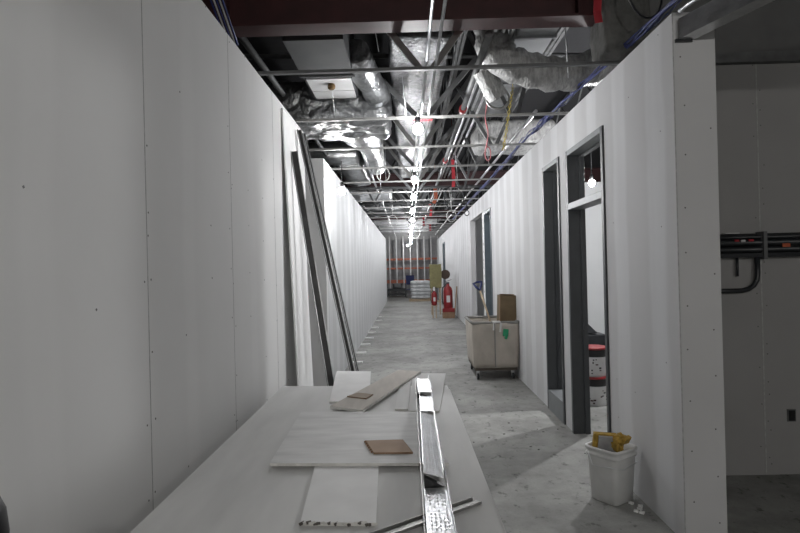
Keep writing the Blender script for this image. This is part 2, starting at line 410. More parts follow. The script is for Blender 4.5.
# ---------------------------------------------------------------- lights
bulb_mesh = None
def work_light(x, y, z, label, top=None, pw=None):
    t = thing('work_light', label, 'light bulb', (x, y, z), 'temporary work lights')
    MB().lathe((x, y, z), [(.018, .045), (.028, .05), (.028, .11), (.016, .13)], 12).build('socket', BLACK, t)
    MB().lathe((x, y, z), [(.004, -.052), (.024, -.046), (.043, -.024), (.049, 0), (.040, .028), (.024, .045), (.018, .052)], 14).build('bulb', pw or BULB, t)
    m = MB().tube([(x, y, z+.12), (x, y, (top or 3.1))], .006, 6)
    m.build('cord', BLACK, t)
    return t
ords = ['above the cart', 'over the middle of the corridor', 'past the laundry cart', 'past the second doorway', 'in the far half of the corridor', 'before the extinguishers', 'above the red extinguishers', 'past the extinguishers', 'near the corridor end', 'at the corridor end']
for i, y in enumerate((5.5, 8.6, 10.6, 13.0, 15.5, 18.0, 20.6, 23.2, 25.8, 28.4)):
    work_light(.13+.004*i, y, 2.96-.012*i, 'bare glowing bulb hung on the light string ' + ords[i], pw=BULBF if i > 1 else BULB)
DIMB = mat('glowing_bulb_dim', (1,1,1), .5, 0, 0, emit=((1,.99,.985), 380.))
work_light(-.9, 7.85, 2.70, 'bare glowing bulb hung close to the left wall beyond the opening', 3.12, DIMB)
work_light(2.84, 8.6, 2.83, 'bare glowing bulb seen through the transom of the open doorway', 4.28)
work_light(2.75, 6.73, 2.74, 'bare glowing bulb in the middle of the nearest side room', 4.28, mat('glowing_bulb_room', (1,1,1), .5, 0, 0, emit=((1,1,1.01), 2200.)))
work_light(3.2, 13.4, 2.7, 'bare glowing bulb in the second side room', 4.28, DIMB)
work_light(3.2, 25.2, 2.7, 'bare glowing bulb in the far side room', 4.28, DIMB)
work_light(0.0, 32.5, 2.9, 'bare glowing bulb in front of the stud wall at the end', 4.28)
FILLR = mat('fill_bulb_rear', (1,.99,.97), .5, 0, 0, emit=((1,.98,.945), 1350.))  # for unseen fill bulbs added behind the camera to brighten the foreground
work_light(.35, -2.2, 2.9, 'added unseen fill bulb hung behind the camera', 4.28, FILLR)
work_light(3.0, -3.4, 2.9, 'added unseen fill bulb hung behind the camera to the right', 4.28, FILLR)
# conduits
tag(MB().tube([(.185, 2.0, 3.17), (.18, 4.24, 3.17)], .011, 8).tube([(.18, 4.24, 3.17), (.15, 12, 3.14), (.15, 30, 3.14)], .009, 8).build('conduit', GALVB), 'slim bright conduit running along the corridor over the light string, left of the pair', 'conduit')
tag(MB().tube([(.26, 2.0, 3.155), (.22, 12, 3.14), (.21, 30, 3.14)], .011, 8).build('conduit', GALVB), 'slim bright conduit running along the corridor over the light string, right of the pair', 'conduit')
tag(MB().tube([(.13, 5.3, 3.085), (.13, 12, 3.06), (.14, 29, 3.03)], .007, 6).build('light_cord', WHITEP), 'white cord stretched along the corridor from which the bare bulbs hang', 'cord')
for i, x in enumerate((.80, .87, .95)):
    tag(MB().tube([(x, 4.4, 3.62), (x, 8, 3.6), (x-.03, 30, 3.6)], .017, 8).build('conduit', GALV), ('grey steel conduit high above the corridor, left of three', 'grey steel conduit high above the corridor, middle of three', 'grey steel conduit high above the corridor, right of three')[i], 'conduit', 'three high conduits')

# ---------------------------------------------------------------- ducts
def duct(name, label, m, mt): return tag(m.build(name, mt), label, 'duct')
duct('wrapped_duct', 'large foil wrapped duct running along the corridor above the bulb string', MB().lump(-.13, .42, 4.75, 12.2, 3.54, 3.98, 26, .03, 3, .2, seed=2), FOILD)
t = thing('wrapped_duct', 'crumpled foil wrapped duct crossing above the left wall near the first bulb', 'duct', (-.8, 6.4, 3.0))
MB().lump(-1.5, -.16, 5.98, 6.85, 3.17, 3.66, 30, .035, 6, .4, seed=5).build('duct_run', FOIL, t)
P = []; R = []
for i in range(25):
    u = i/24; P.append((-.62+.10*min(1, u*2), 6.5+3.6*u, 3.47+.01*math.sin(i*2.1))); R.append((.33 if u < .08 else .33-.16*min(1, (u-.08)/.45))+.012*math.sin(i*2.7))
MB().tube(P, R, 26).build('tapered_duct', FOIL, t)
t = thing('metal_duct', 'pale sheet metal duct with a square access panel above the left wall', 'duct', (-.7, 5.3, 3.40))
MB().box(-.95, -.47, 4.42, 5.92, 3.42, 3.8).box(-.97, -.45, 5.2, 5.23, 3.40, 3.82).build('duct_body', mat('duct_dull', (.075,.077,.08), .6, .25, .1, 4, spec=.2), t)
MB().box(-.92, -.50, 5.28, 5.62, 3.40, 3.418).build('access_panel', WHITEM, t)
MB().box(-.92, -.50, 5.64, 5.88, 3.40, 3.418).build('access_panel', WHITEM, t)
MB().lathe((-.70, 5.42, 3.345), [(.02, 0), (.035, .012), (.038, .035), (.03, .055)], 10).build('tag_plate', mat('brass_rust', (.12,.07,.02), .6, .3), t)
duct('wrapped_flex_duct', 'foil covered flexible round duct curving down beside the white access panel', MB().tube([(-.42, 5.0, 3.55), (-.38, 5.4, 3.5), (-.32, 5.65, 3.46), (-.29, 5.8, 3.44), (-.27, 5.9, 3.42)], [.12, .14, .125, .14, .13], 18), FOIL)
m = MB(); pts = [(.78, 4.95, 3.72), (.80, 4.96, 3.52), (.92, 4.98, 3.40), (1.1, 5., 3.34), (1.3, 5.02, 3.30), (1.5, 5.02, 3.30), (1.75, 5.02, 3.36), (2.2, 5.02, 3.4)]
P = []; R = []
for a, b in zip(pts, pts[1:]):
    for i in range(4): P.append(Vector(a).lerp(Vector(b), i/4)); R.append(.15+.012*math.sin(len(P)*1.9))
duct('wrapped_flex_duct', 'grey wrapped flexible duct sagging over the right wall behind the nearest ceiling channel', m.tube(P, R, 20), FLEX)
m = MB()
for q in range(18):
    a = q/17; m.tube([(.80+.22*a*.7, 5.15+.2*a, 3.35-.25*a), (.80+.22*a*.7+.004, 5.15+.2*a+.004, 3.35-.25*a-.009)], .10+.004*(q % 2), 16, cap=False)
t = thing('duct_boot', 'open ended grey round duct boot hanging behind the nearest ceiling channel', 'duct', (.8, 5.2, 3.1))
P = [(.74+.02*i, 5.2+.01*i, 3.42-.035*i) for i in range(8)]
MB().tube(P, .10, 20, cap=False).build('sleeve', FLEX, t)
MB().tube([(.88+.105*math.cos(a), 5.27+.02*math.sin(a), 3.17+.105*math.sin(a)) for a in [2*PI*i/20 for i in range(20)]], .012, 6, closed=True).build('rim', STUD, t)
def spiral(x0, x1, y, z, r):
    m = MB(); n = int((x1-x0)/.06); P = []; R = []
    for i in range(n+1): P.append((x0+(x1-x0)*i/n, y, z)); R.append(r*(1.03 if i % 3 == 0 else 1.))
    return m.tube(P, R, 22)
duct('spiral_duct', 'shiny round spiral duct crossing over the left wall past the second red beam', spiral(-2.4, -.35, 13.3, 3.40, .2), GALVB)
duct('spiral_duct', 'shiny round spiral duct crossing the left side before the second red beam', spiral(-2.4, -.78, 9.4, 3.55, .19), GALV)
duct('wrapped_duct', 'foil wrapped duct crossing above the corridor before the third red beam', MB().lump(-1.6, .9, 18.2, 18.9, 3.35, 3.7, 12, .03, 5, .4, seed=9), FOIL)
duct('wrapped_duct', 'foil wrapped duct over the right wall above the laundry cart', MB().lump(1.05, 2.2, 8.2, 9.0, 3.35, 3.75, 12, .03, 5, .4, seed=4), FLEX)
duct('wrapped_duct', 'foil wrapped duct along the left wall past the first spiral duct', MB().lump(-1.25, -.75, 10.0, 12.3, 3.4, 3.75, 12, .03, 4, .4, seed=14), FOIL)
duct('metal_duct', 'plain sheet metal duct crossing past the third red beam', MB().box(-1.4, 1.2, 22.4, 22.9, 3.35, 3.7).box(-.02, .02, 22.38, 22.92, 3.33, 3.72), GALV)
duct('metal_duct', 'plain sheet metal duct crossing near the corridor end', MB().box(-1.5, 1.0, 26.4, 26.8, 3.3, 3.6).box(-.02, .02, 26.38, 26.82, 3.28, 3.62), GALV)
duct('metal_duct', 'dark sheet metal duct high over the right wall beyond the nearest red beam', MB().box(.95, 1.42, 5.5, 8.0, 3.75, 3.98).box(.93, 1.44, 6.6, 6.63, 3.73, 4.0), GALVD)
duct('metal_duct', 'pale sheet metal duct above the joists just behind the nearest red beam', MB().box(.98, 1.30, 4.42, 5.4, 3.56, 3.8).box(.96, 1.32, 4.8, 4.83, 3.54, 3.82), mat('duct_pale', (.36,.37,.38), .5, .4, .1, 4))
# sprinkler pipe with red tags
t = thing('sprinkler_pipe', 'steel sprinkler pipe along the right side of the ceiling with red couplings', 'pipe', (.62, 8, 3.45))
MB().tube([(.68, 4.4, 3.42), (.68, 30, 3.42)], .03, 12).build('pipe', GALVD, t)
for y in (6.5, 9.6, 12.9, 16, 19.3, 22.6): MB().tube([(.68, y-.06, 3.42), (.68, y+.06, 3.42)], .045, 12).build('coupling', RED, t)
def pipe_run(label, x, y0, y1, z, r, mt=GALVD):
    return tag(MB().tube([(x, y0, z), (x, y1, z)], r, 10).build('pipe', mt), label, 'pipe')
pipe_run('thin grey pipe along the left side of the corridor ceiling', -.62, 7.0, 30, 3.3, .02, GALV)
pipe_run('thin grey pipe high above the left wall', -1.3, 4.4, 30, 3.5, .03)
for i, (xa, xb, y, z, lab) in enumerate(((-2, 2.4, 6.15, 3.98, 'just past the first bulb'), (-1.5, 2.2, 11.6, 3.28, 'before the second red beam'), (-1.6, 1.9, 14.6, 3.3, 'past the second red beam'), (-1.5, 1.9, 16.9, 3.22, 'over the middle of the far corridor'), (-1.5, 1.9, 24.1, 3.25, 'past the third red beam'))):
    tag(MB().tube([(xa, y, z), (xb, y+.3, z)], .028, 10).tube([(xb-.9, y+.22, z), (xb-.8, y+.24, z)], .04, 10).build('pipe', GALVD), 'dark steel pipe crossing above the corridor '+lab, 'pipe')
pipe_run('thin grey pipe above the right wall top', 1.5, 6.4, 30, 3.35, .02, GALV)
def strip(name, label, cat, pts, w, mt, up=(0,1,0)):
    m = MB()
    for a, b in zip(pts, pts[1:]): m.beam(a, b, w, .004, up=up)
    if name == 'caution_tag' and up[1]: m.tube([pts[0], (pts[0][0], pts[0][1], 4.3)], .003, 5)
    return tag(m.build(name, mt), label, cat)
strip('caution_tag', 'bright red tag with pale mesh hanging at the right end of the nearest red beam', 'tag', [(1.40, 4.0, 3.55), (1.39, 4.0, 3.38), (1.40, 4.0, 3.31)], .055, REDT)
strip('caution_tag', 'bright red tag hanging in front of the second red beam', 'tag', [(.86, 10.2, 3.55), (.87, 10.2, 3.2), (.86, 10.2, 3.05)], .06, REDT)
strip('caution_tag', 'orange red tag hanging beyond the second red beam', 'tag', [(.66, 12.8, 3.4), (.68, 12.8, 3.2), (.62, 12.8, 3.06)], .08, ORANGE)
strip('caution_tag', 'small red tag hanging over the far extinguishers', 'tag', [(.72, 16.5, 3.3), (.7, 16.5, 3.1)], .07, REDT)
strip('caution_tag', 'small red tag hanging near the third red beam', 'tag', [(.6, 20.1, 3.4), (.6, 20.1, 3.1)], .08, REDT)
strip('caution_tag', 'small red tag hanging beyond the third red beam', 'tag', [(.95, 23, 3.4), (.95, 23, 3.1)], .08, REDT)
strip('caution_tag', 'thin red tape tied round the two conduits above the first bulb', 'tag', [(.08, 5.62, 3.075), (.28, 5.62, 3.078)], .02, REDT, (0,0,1))
m = MB(); P = []
P.append((.82, 5.6, 4.3))
for i in range(22): P.append((.82+.012*math.sin(i*.8), 5.6, 3.66-.042*i))
m.tube(P, [.003]+[.006+.003*math.sin(i*1.3) for i in range(22)], 6)
L_ = [(.825+.028*math.cos(a), 5.6, 2.72+.07*math.sin(a)) for a in [2*PI*i/16 for i in range(16)]]
m.tube(L_, .006, 5, closed=True)
tag(m.build('ribbon', PINK), 'pink twisted ribbon dangling with a loop behind the nearest ceiling channels', 'ribbon')
m = MB()
for ph in (0, PI): m.tube([(1.03-.003*i+.01*math.cos(i*.9+ph), 5.3+.01*math.sin(i*.9+ph), 3.28-.017*i) for i in range(36)], .004, 5)
m.tube([(1.03, 5.3, 3.28), (1.03, 5.3, 4.3)], .004, 5)
tag(m.build('twisted_wire', YEL), 'yellow twisted wire hanging in front of the grey flexible duct', 'wire')
def loop(label, x, y, z, r, mt, top=4.3, tilt=.3, th=.009):
    m = MB().tube([(x+r*math.cos(a), y+tilt*r*math.cos(a), z+r*1.2*math.sin(a)) for a in [2*PI*i/20 for i in range(20)]], th, 6, closed=True)
    m.tube([(x, y, z+r*1.2), (x+.01, y, top)], th, 6)
    tag(m.build('cable_loop', mt), label, 'cable')
loop('white coiled cable loop hanging left of the bulbs in mid corridor', -.38, 15, 2.86, .13, WHITEP)
loop('white cable loop hanging under the bulb string toward the far end', .26, 18.6, 2.78, .17, WHITEP)
loop('dark cable loop hanging over the right side past the second beam', .95, 11.2, 2.98, .2, BLACK2)
loop('pale cable loop hanging right of the bulbs in mid corridor', 1.1, 13.8, 2.85, .12, CABLE)
loop('dark cable loop hanging at the right wall top by the rough doorway', 1.35, 12.6, 2.8, .05, BLACK2)
loop('black coiled cable high beside the fireproofed post', 1.62, 3.75, 3.42, .16, BLACK2, 4.28, .6, .008)
loop('thin grey cable loop over the left side near the first bulb', -.33, 8.2, 2.98, .09, CABLE)
# hanger wires
hw = [(-.21, 4.9, 3.5), (.02, 5.64, 3.12), (-.62, 7.02, 3.12), (1.35, 4.6, 3.12), (-.35, 9.78, 3.12), (1.25, 8.4, 3.12), (-.7, 5.64, 3.12), (.9, 9.78, 3.12), (-.5, 11.16, 3.12), (.5, 12.54, 3.12), (1.1, 13.9, 3.12), (-.4, 15.3, 3.12)]
for i, (x, y, z) in enumerate(hw):
    tag(MB().tube([(x, y, z), (x-.12+.03*(i % 5), y+.05, 4.29)], .004, 5).build('hanger_wire', GALVB), 'thin bright hanger wire reaching from the ceiling channels to the deck', 'wire', 'ceiling hanger wires')
# bundled cables on the right wall top
t = thing('cable_bundle', 'bundle of blue data cables lying along the top of the right wall', 'cable bundle', (1.6, 5, 3.13))
base = [(1.95, 1.6, 3.04), (1.72, 2.6, 3.02), (1.63, 3.3, 3.12), (1.62, 4.13, 3.145), (1.57, 4.9, 3.14), (1.54, 5.64, 3.15), (1.50, 6.3, 3.12), (1.50, 7.02, 3.15), (1.52, 8.4, 3.15), (1.53, 9.8, 3.15), (1.53, 14, 3.15), (1.53, 20, 3.15)]
for j in range(9):
    P = []; ox, oz = random.uniform(-.03, .03), random.uniform(0, .035)
    for (xa, ya, za), (xb, yb, zb) in zip(base, base[1:]):
        for i in range(5):
            u = i/5; P.append((xa+(xb-xa)*u+ox+.012*math.sin(ya*3+j+i*.9), ya+(yb-ya)*u, za+(zb-za)*u+oz+.008*math.sin(ya*2+j*2+i)))
    MB().tube(P, .0055, 5).build('cable', BLUEC if j % 4 else NAVY, t)
t = thing('cable_bundle', 'short bundle of blue and white cables at the top of the near left wall', 'cable bundle', (-1.2, 3.5, 3.12))
for j in range(5): MB().tube([(-1.19+.018*j, 2.9, 3.5+.02*j), (-1.16+.018*j, 3.4, 3.25), (-1.18+.018*j, 3.75, 3.13), (-1.5+.018*j, 3.9+.02*j, 3.14)], .006, 5).build('cable', WHITEP if j % 2 else BLUEC, t)
# angled steel track meeting the wall end
t = thing('steel_track', 'angled galvanised steel track fixed at the top of the right wall end', 'steel track', (1.67, 3.38, 2.95))
MB().channel((1.70, 3.385, 2.93), (2.15, 2.1, 2.93), .10, .12, .003).build('channel', GALV, t)
MB().obox((1.69, 3.385, 2.925), (.10, .012, .02)).build('end_clip', BLACK2, t)
P = [(1.66+.09*i/20, 3.36-.9*i/20, 3.09+.004*math.sin(i)) for i in range(60)]
tag(MB().tube(P, [.012 if i % 2 else .015 for i in range(60)], 8).build('flexible_conduit', GALVB), 'ribbed flexible metal conduit beside the angled steel track', 'conduit')

# ---------------------------------------------------------------- recess on the left: leaning board and studs
m = MB(); tk = .0127
m.profile((0, 4.96, 0), (0, 5.62, 0), [(0,0),(0,0),(0,0)]) if False else None
def slab_lean(y0, y1, xb, xt, zt, th):
    vs = [(xb, G+.001), (xb+th, G+.001), (xt+th, zt), (xt, zt)]
    bm = MB(); a = [bm.bm.verts.new((x, y0, z)) for x, z in vs]; b = [bm.bm.verts.new((x, y1, z)) for x, z in vs]
    bm._f(a+b, [(0,1,2,3),(7,6,5,4),(0,4,5,1),(1,5,6,2),(2,6,7,3),(3,7,4,0)], 0); return bm
tag(slab_lean(4.97, 5.68, -.985, -1.097, 3.05, .014).build('drywall_sheet', BOARDW), 'tall white drywall sheet leaning on the left wall behind the steel studs', 'drywall sheet')
def lean_stud(p, q, label, wide, name='steel_stud'):
    t = thing(name, label, 'steel stud', p); up = Vector((.35, -1, .25)); p = Vector(p); q = Vector(q)
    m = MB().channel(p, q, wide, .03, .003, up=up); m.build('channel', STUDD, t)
    m = MB(); d, a, b = m.frame(p, q, up)
    for sx in (-1, 1): m = MB().beam(p+a*sx*(wide/2-.003)+b*.031, q+a*sx*(wide/2-.003)+b*.031, .008, .002, up=up); m.build('lip', GALV, t)  # brighter steel strips paint the lit flange edges
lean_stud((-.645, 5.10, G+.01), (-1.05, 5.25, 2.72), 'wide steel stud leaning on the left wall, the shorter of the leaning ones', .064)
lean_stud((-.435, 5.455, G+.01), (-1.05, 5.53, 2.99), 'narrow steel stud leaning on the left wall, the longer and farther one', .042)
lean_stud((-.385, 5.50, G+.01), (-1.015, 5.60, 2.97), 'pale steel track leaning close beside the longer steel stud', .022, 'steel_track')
for x, y in ((-.97, 9.0), (-.97, 10.15), (-.99, 11.3), (-.99, 12.5), (-.99, 13.7), (-.99, 14.8), (-.99, 16.0), (-.99, 18.2), (-.99, 19.6)):  # flat white strips at intervals along the wall base
    tag(MB().obox((x, y, G+.013), (.21, .09, .025), (0, 0, random.uniform(-.12, .12))).build('drywall_scrap', WHITESTRIP), 'small white strip lying on the floor against the far left wall', 'drywall scrap', 'white strips along the left wall base')

# ---------------------------------------------------------------- material cart with drywall stack
ct = thing('material_cart', 'steel material cart with a black handle grip under the drywall stack', 'cart', (-.35, 2.6, 0))
m = MB()
for x in (-.72, .02): m.beam((x, .92, .64), (x, 3.95, .64), .04, .06)
for y in (1.2, 2.1, 3.0, 3.9): m.beam((-.72, y, .64), (.02, y, .64), .04, .05)
m.build('deck_frame', GALVD, ct)
for x in (-.72, .02):
    for y in (1.2, 3.8):
        MB().beam((x, y, .03), (x, y, .61), .04, .04, up=(0,1,0)).build('leg', GALVD, ct)
        MB().tube([(x-.02, y, -.035), (x+.02, y, -.035)], .063, 18).build('caster', BLACK, ct)
MB().tube([(-.735, .93, .62), (-.735, .93, 1.08)], .016, 10).build('handle_post', GALVD, ct)
MB().lathe((-.737, .93, 1.075), [(.012, 0), (.03, .012), (.044, .05), (.048, .09), (.044, .13), (.03, .165), (.012, .18)], 20).build('handle_grip', BLACK, ct)
SH = [(-.955, 1.745), (.29, 1.70), (.265, 4.10), (-.958, 4.19)]
zz = .672
for i in range(5):
    th = .0125; dx = [.012, -.008, .018, .006, 0][i]; dy = [.01, .02, -.015, .012, 0][i]
    o = MB().prism([(x+dx, y+dy) for x, y in SH], th-.0005, 0, zz, 1).build('drywall_sheet', [CORE, BOARD])
    tag(o, ['full drywall sheet at the bottom of the stack on the cart', 'second full drywall sheet up in the stack on the cart', 'middle full drywall sheet in the stack on the cart', 'full drywall sheet just below the top of the cart stack', 'topmost full grey drywall sheet on the cart carrying the offcuts'][i], 'drywall sheet', 'drywall sheets stacked on the cart')
    zz += th
ZT = zz   # .7345
E_ = .0006
def lie(name, pts, z, th, mats, label, cat): return tag(MB().prism(pts, th, 0, z+E_, 1).build(name, mats), label, cat)
m = MB().prism([(-.386, 1.895), (-.128, 1.88), (-.16, 2.75), (-.45, 2.76)], .012, 0, ZT+E_, 1)
for i in range(22):
    u = (i+.5)/22; m.obox((-.386+.258*u, 1.893-.015*u, ZT+.009+random.uniform(-.003, .004)), (.012+random.random()*.012, .010, .004), (random.random(), 0, random.random()), 2 if random.random() < .45 else 0)
tag(m.build('drywall_strip', [CORE, BOARDW, mat('torn_dark_paper', (.10,.09,.08), .9)]), 'pale drywall strip with a torn near edge partly under the square piece', 'drywall offcut')
lie('drywall_offcut', [(-.625, 2.44), (.155, 2.40), (.095, 3.26), (-.655, 3.32)], ZT+.013, .013, [CORE, BOARDD], 'large squarish dusty drywall piece lying across the stack', 'drywall offcut')
lie('drywall_offcut', [(-.53, 3.62), (-.27, 3.60), (-.33, 4.66), (-.62, 4.70)], ZT, .012, [CORE, BOARDW], 'white drywall strip sticking out past the far end of the stack', 'drywall offcut')
lie('drywall_offcut', [(-.01, 3.34), (.165, 3.33), (.285, 4.50), (.02, 4.53)], ZT, .012, [CORE, BOARD], 'grey tapered drywall offcut at the far right end of the stack under the studs', 'drywall offcut')
lie('drywall_offcut', [(-.10, 3.40), (-.02, 3.39), (.00, 4.3), (-.08, 4.32)], ZT, .012, [CORE, BOARD], 'narrow grey offcut between the tan board and the tapered piece', 'drywall offcut')
t_ = lie('wood_board', [(-.50, 3.43), (-.29, 3.32), (.085, 4.52), (-.10, 4.60)], ZT+.013, .016, [CORE, TANB], 'long tan board lying diagonally across the far end of the stack', 'board')
lie('cardboard_scrap', [(-.42, 3.66), (-.29, 3.585), (-.25, 3.70), (-.355, 3.76)], ZT+.030, .006, [BROWN, mat('scrap_tan', (.30,.24,.18), .8)], 'small brown scrap lying on the tan board', 'scrap')
m = MB().prism([(-.225, 2.71), (-.175, 2.53), (.002, 2.525), (-.045, 2.715)], .008, 0, ZT+.0273, 1)
for i in range(6): m.tube([(-.225+.05*i/6*1.0+.001, 2.71-.18*i/6, ZT+.031), (-.225+.05*(i+.6)/6-.008, 2.71-.18*(i+.6)/6, ZT+.034)], .005, 6, 0)
tag(m.build('cardboard_scrap', [BROWN, mat('scrap_brown', (.36,.25,.17), .8, 0, .1, 8)]), 'brown torn scrap lying on the square drywall piece beside the studs', 'scrap')
# ragged edge crumbs
# studs lying on the stack
def punched(m, p0, p1, w, rows=3, step=.03, mi=1):
    p0, p1 = Vector(p0), Vector(p1); d, a, b = m.frame(p0, p1); n = int((p1-p0).length/step)
    for i in range(1, n):
        for j in range(rows):
            c = p0.lerp(p1, i/n)+a*(w*(j/(rows-1)-.5)*.75 + random.uniform(-.002, .002))+b*.0
            m.obox(c, (.007, .012, .0022), (0, 0, 0), mi)
zs = ZT+.0285
t = thing('steel_track', 'long bent galvanised steel track snipped in three places lying toward the camera', 'steel track', (.08, 2.9, zs))
def seg_web(name, p, q, w, tilt, mt=GALVB, holes=True):
    m = MB(); d = Vector(q)-Vector(p); L0 = d.length
    # tilted web with a short upright flange on its left and a lip on its right
    c, s = math.cos(tilt), math.sin(tilt); a = w/2; T = .0016
    prof = [(-a*c, .032+a*s), (-a*c, a*s), (a*c, -a*s), (a*c, .028-a*s), (a*c-T, .028-a*s), (a*c-T, T-a*s), (-a*c+T, T+a*s), (-a*c+T, .032+a*s)]
    m.profile(p, q, prof)
    if holes:
        n = int(L0/.028)
        for i in range(1, n):
            for j in (-.28, -.12, .04, .2, .34):
                if random.random() < .8:
                    u = (i+(.5 if int(j*100) % 2 else 0))/n
                    P0 = Vector(p).lerp(Vector(q), min(u, .98)); x = j*w
                    m.obox((P0.x+x*c, P0.y, P0.z-x*s+T+.0006), (.005, .009, .0022), (.25, tilt, 0), 1)
    return m.build(name, [mt, DOT], t)
seg_web('track_section', (.080, 1.62, zs+.026), (.082, 2.08, zs+.012), .088, .08, GALVB)
seg_web('track_section', (.076, 2.10, zs+.058), (.086, 3.12, zs+.020), .080, .25, GALV)
seg_web('track_section', (.088, 3.20, zs+.016), (.090, 3.52, zs+.026), .080, .03, GALVB, False)
seg_web('track_section', (.088, 3.56, zs+.045), (.086, 4.12, zs+.016), .090, .03, GALVB, False)
for y_, h_ in ((2.095, .040), (3.545, .028)):  # black wedges added in the track gaps to paint the shade there
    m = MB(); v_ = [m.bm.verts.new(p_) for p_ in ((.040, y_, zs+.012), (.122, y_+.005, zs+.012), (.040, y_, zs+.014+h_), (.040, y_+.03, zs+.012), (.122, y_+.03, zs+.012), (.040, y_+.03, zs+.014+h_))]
    m._f(v_, [(0,1,2),(3,5,4),(0,3,4,1),(1,4,5,2),(2,5,3,0)], 0); m.build('gap_shade', BLACK, t)
MB().box(.030, .0325, 1.64, 4.1, zs-.014, zs+.030).build('flange', STUD, t)
MB().box(.128, .1305, 1.64, 3.2, zs-.014, zs+.016).build('flange', BLACK2, t)
tag(MB().channel((-.20, 1.74, ZT+.0012), (.232, 2.06, ZT+.0012), .05, .010, .0015).build('steel_stud', STUD), 'short thin steel channel lying aslant beneath the long snipped track', 'steel stud')

# ---------------------------------------------------------------- bucket by the wall
cx, cy = 1.385, 3.90
t = thing('bucket', 'square white plastic bucket with rags standing on the floor by the right wall', 'bucket', (cx, cy, 0))
m = MB().lathe((cx, cy, 0), [(.092, .0), (.102, .008), (.119, .30), (.119, .305), (.127, .306), (.127, .322), (.121, .323), (.122, .345), (.131, .348), (.131, .366), (.118, .366), (.114, .30), (.097, .02)], 64, sq=6, rot=.62)
m.build('bucket_body', WHITEP, t)
m = MB().tube([(cx-.165, cy-.03, .335), (cx-.16, cy-.10, .27), (cx-.10, cy-.165, .275), (cx+.02, cy-.185, .262), (cx+.12, cy-.13, .29)], .003, 6)
m.build('bail_handle', GALV, t)
tag(MB().obox((cx-.045, cy-.01, .365), (.15, .03, .16), (.25, .05, -.15)).obox((cx-.035, cy-.045, .365), (.12, .02, .13), (.25, .05, -.15), 1).build('scrubbing_pad', [AMBER, mat('silver_pad', (.38,.38,.38), .5, .3, .2, 15)]), 'grey and amber sanding pad standing in the white square bucket', 'pad')
m = MB()
for i in range(14): m.obox((cx+.055+random.uniform(-.04, .04), cy-.02+random.uniform(-.05, .04), .37+random.uniform(-.04, .05)), (.06, .025, .05), (random.random()*3, random.random()*3, random.random()*3))
tag(m.build('yellow_rag', AMBER), 'crumpled yellow brown rag stuffed in the white square bucket', 'rag')

# ---------------------------------------------------------------- paint buckets and case behind the doorway
def pail(z, label):
    x, y = 2.10, 6.42
    t = thing('paint_pail', label, 'paint bucket', (x, y, z), 'paint buckets stacked in the side room')
    MB().lathe((x, y, z), [(.128, 0), (.135, .005), (.143, .225), (.143, .226)], 28).build('pail_body', LABELW, t)
    MB().lathe((x, y, z), [(.144, .222), (.146, .224), (.149, .30), (.147, .302)], 28).build('black_band', BLACK, t)
    MB().lathe((x, y, z), [(.147, .302), (.155, .303), (.156, .322), (.145, .328), (.13, .325)], 28).build('lid', RED, t)
    for i in range(14):
        a = -PI/2+random.uniform(-1.3, 1.1); zz_ = .03+random.random()*.17; r = .1372+.036*zz_*.9
        MB().obox((x+r*math.cos(a), y+r*math.sin(a), z+zz_), (.012+random.random()*.02, .004, .006+random.random()*.012), (0, 0, a+PI/2)).build('label_print', REDB if i % 2 else BLACK2, t)
    return t
pail(0.0, 'white paint bucket with black band standing on the side room floor, lower of two')
pail(.329, 'white paint bucket with bright red lid stacked on the other one')
t = thing('tool_case', 'tall black tool case standing behind the paint buckets', 'tool case', (2.22, 7.3, 0))
MB().prism([(2.02, 7.15), (2.52, 7.15), (2.52, 7.6), (2.02, 7.6)], .70, 0, 0).build('case_body', BLACK2, t, bevel=.02)
m = MB(); bmv = [m.bm.verts.new(v) for v in ((2.0, 7.15, .71), (2.42, 7.15, .71), (2.42, 7.6, .71), (2.0, 7.6, .71), (2.0, 7.18, 1.0), (2.30, 7.18, .84), (2.30, 7.55, .84), (2.0, 7.55, 1.0))]
m._f(bmv, [(0,3,2,1),(4,5,6,7),(0,1,5,4),(2,3,7,6),(0,4,7,3),(1,2,6,5)], 0); m.build('case_lid', BLACK2, t, bevel=.01)
MB().box(2.1, 2.45, 7.135, 7.148, .40, .42).build('latch', GALV, t)

# ---------------------------------------------------------------- laundry cart
x0, x1, y0, y1, zb, zt = .935, 1.585, 8.10, 9.04, .17, .80
t = thing('laundry_cart', 'beige canvas laundry cart on casters parked by the right wall', 'laundry cart', (1.26, 8.57, 0))
m = MB(); n = 14
def ring(z, ins):
    P = []; pts = [(x0+ins, y0+ins), (x1-ins, y0+ins), (x1-ins, y1-ins), (x0+ins, y1-ins)]
    for i in range(4):
        a, b = pts[i], pts[(i+1) % 4]
        for k in range(n):
            u = k/n; bul = math.sin(PI*u)*(.012+.01*math.sin(z*9+i)); nx, ny = [(0,-1),(1,0),(0,1),(-1,0)][i]
            w = noise.noise(Vector((a[0]+(b[0]-a[0])*u, a[1]+(b[1]-a[1])*u, z))*7)*.012
            P.append((a[0]+(b[0]-a[0])*u+nx*(bul+w), a[1]+(b[1]-a[1])*u+ny*(bul+w), z))
    return P
rings = [ring(zb+(zt-zb)*k/10, .02*(1-k/10)-.006*math.sin(PI*k/10)) for k in range(11)] + [ring(zt-.005-.05*k, .018+.01*k) for k in range(10)]
V = [[m.bm.verts.new(p) for p in r] for r in rings]
for A, B in zip(V, V[1:]):
    for k in range(4*n):
        f = m.bm.faces.new((A[k], A[(k+1) % (4*n)], B[(k+1) % (4*n)], B[k])); f.smooth = True
m.bm.faces.new(V[0][::-1]); m.bm.faces.new(V[-1])
m.build('canvas_bag', CANVAS, t)
m = MB()
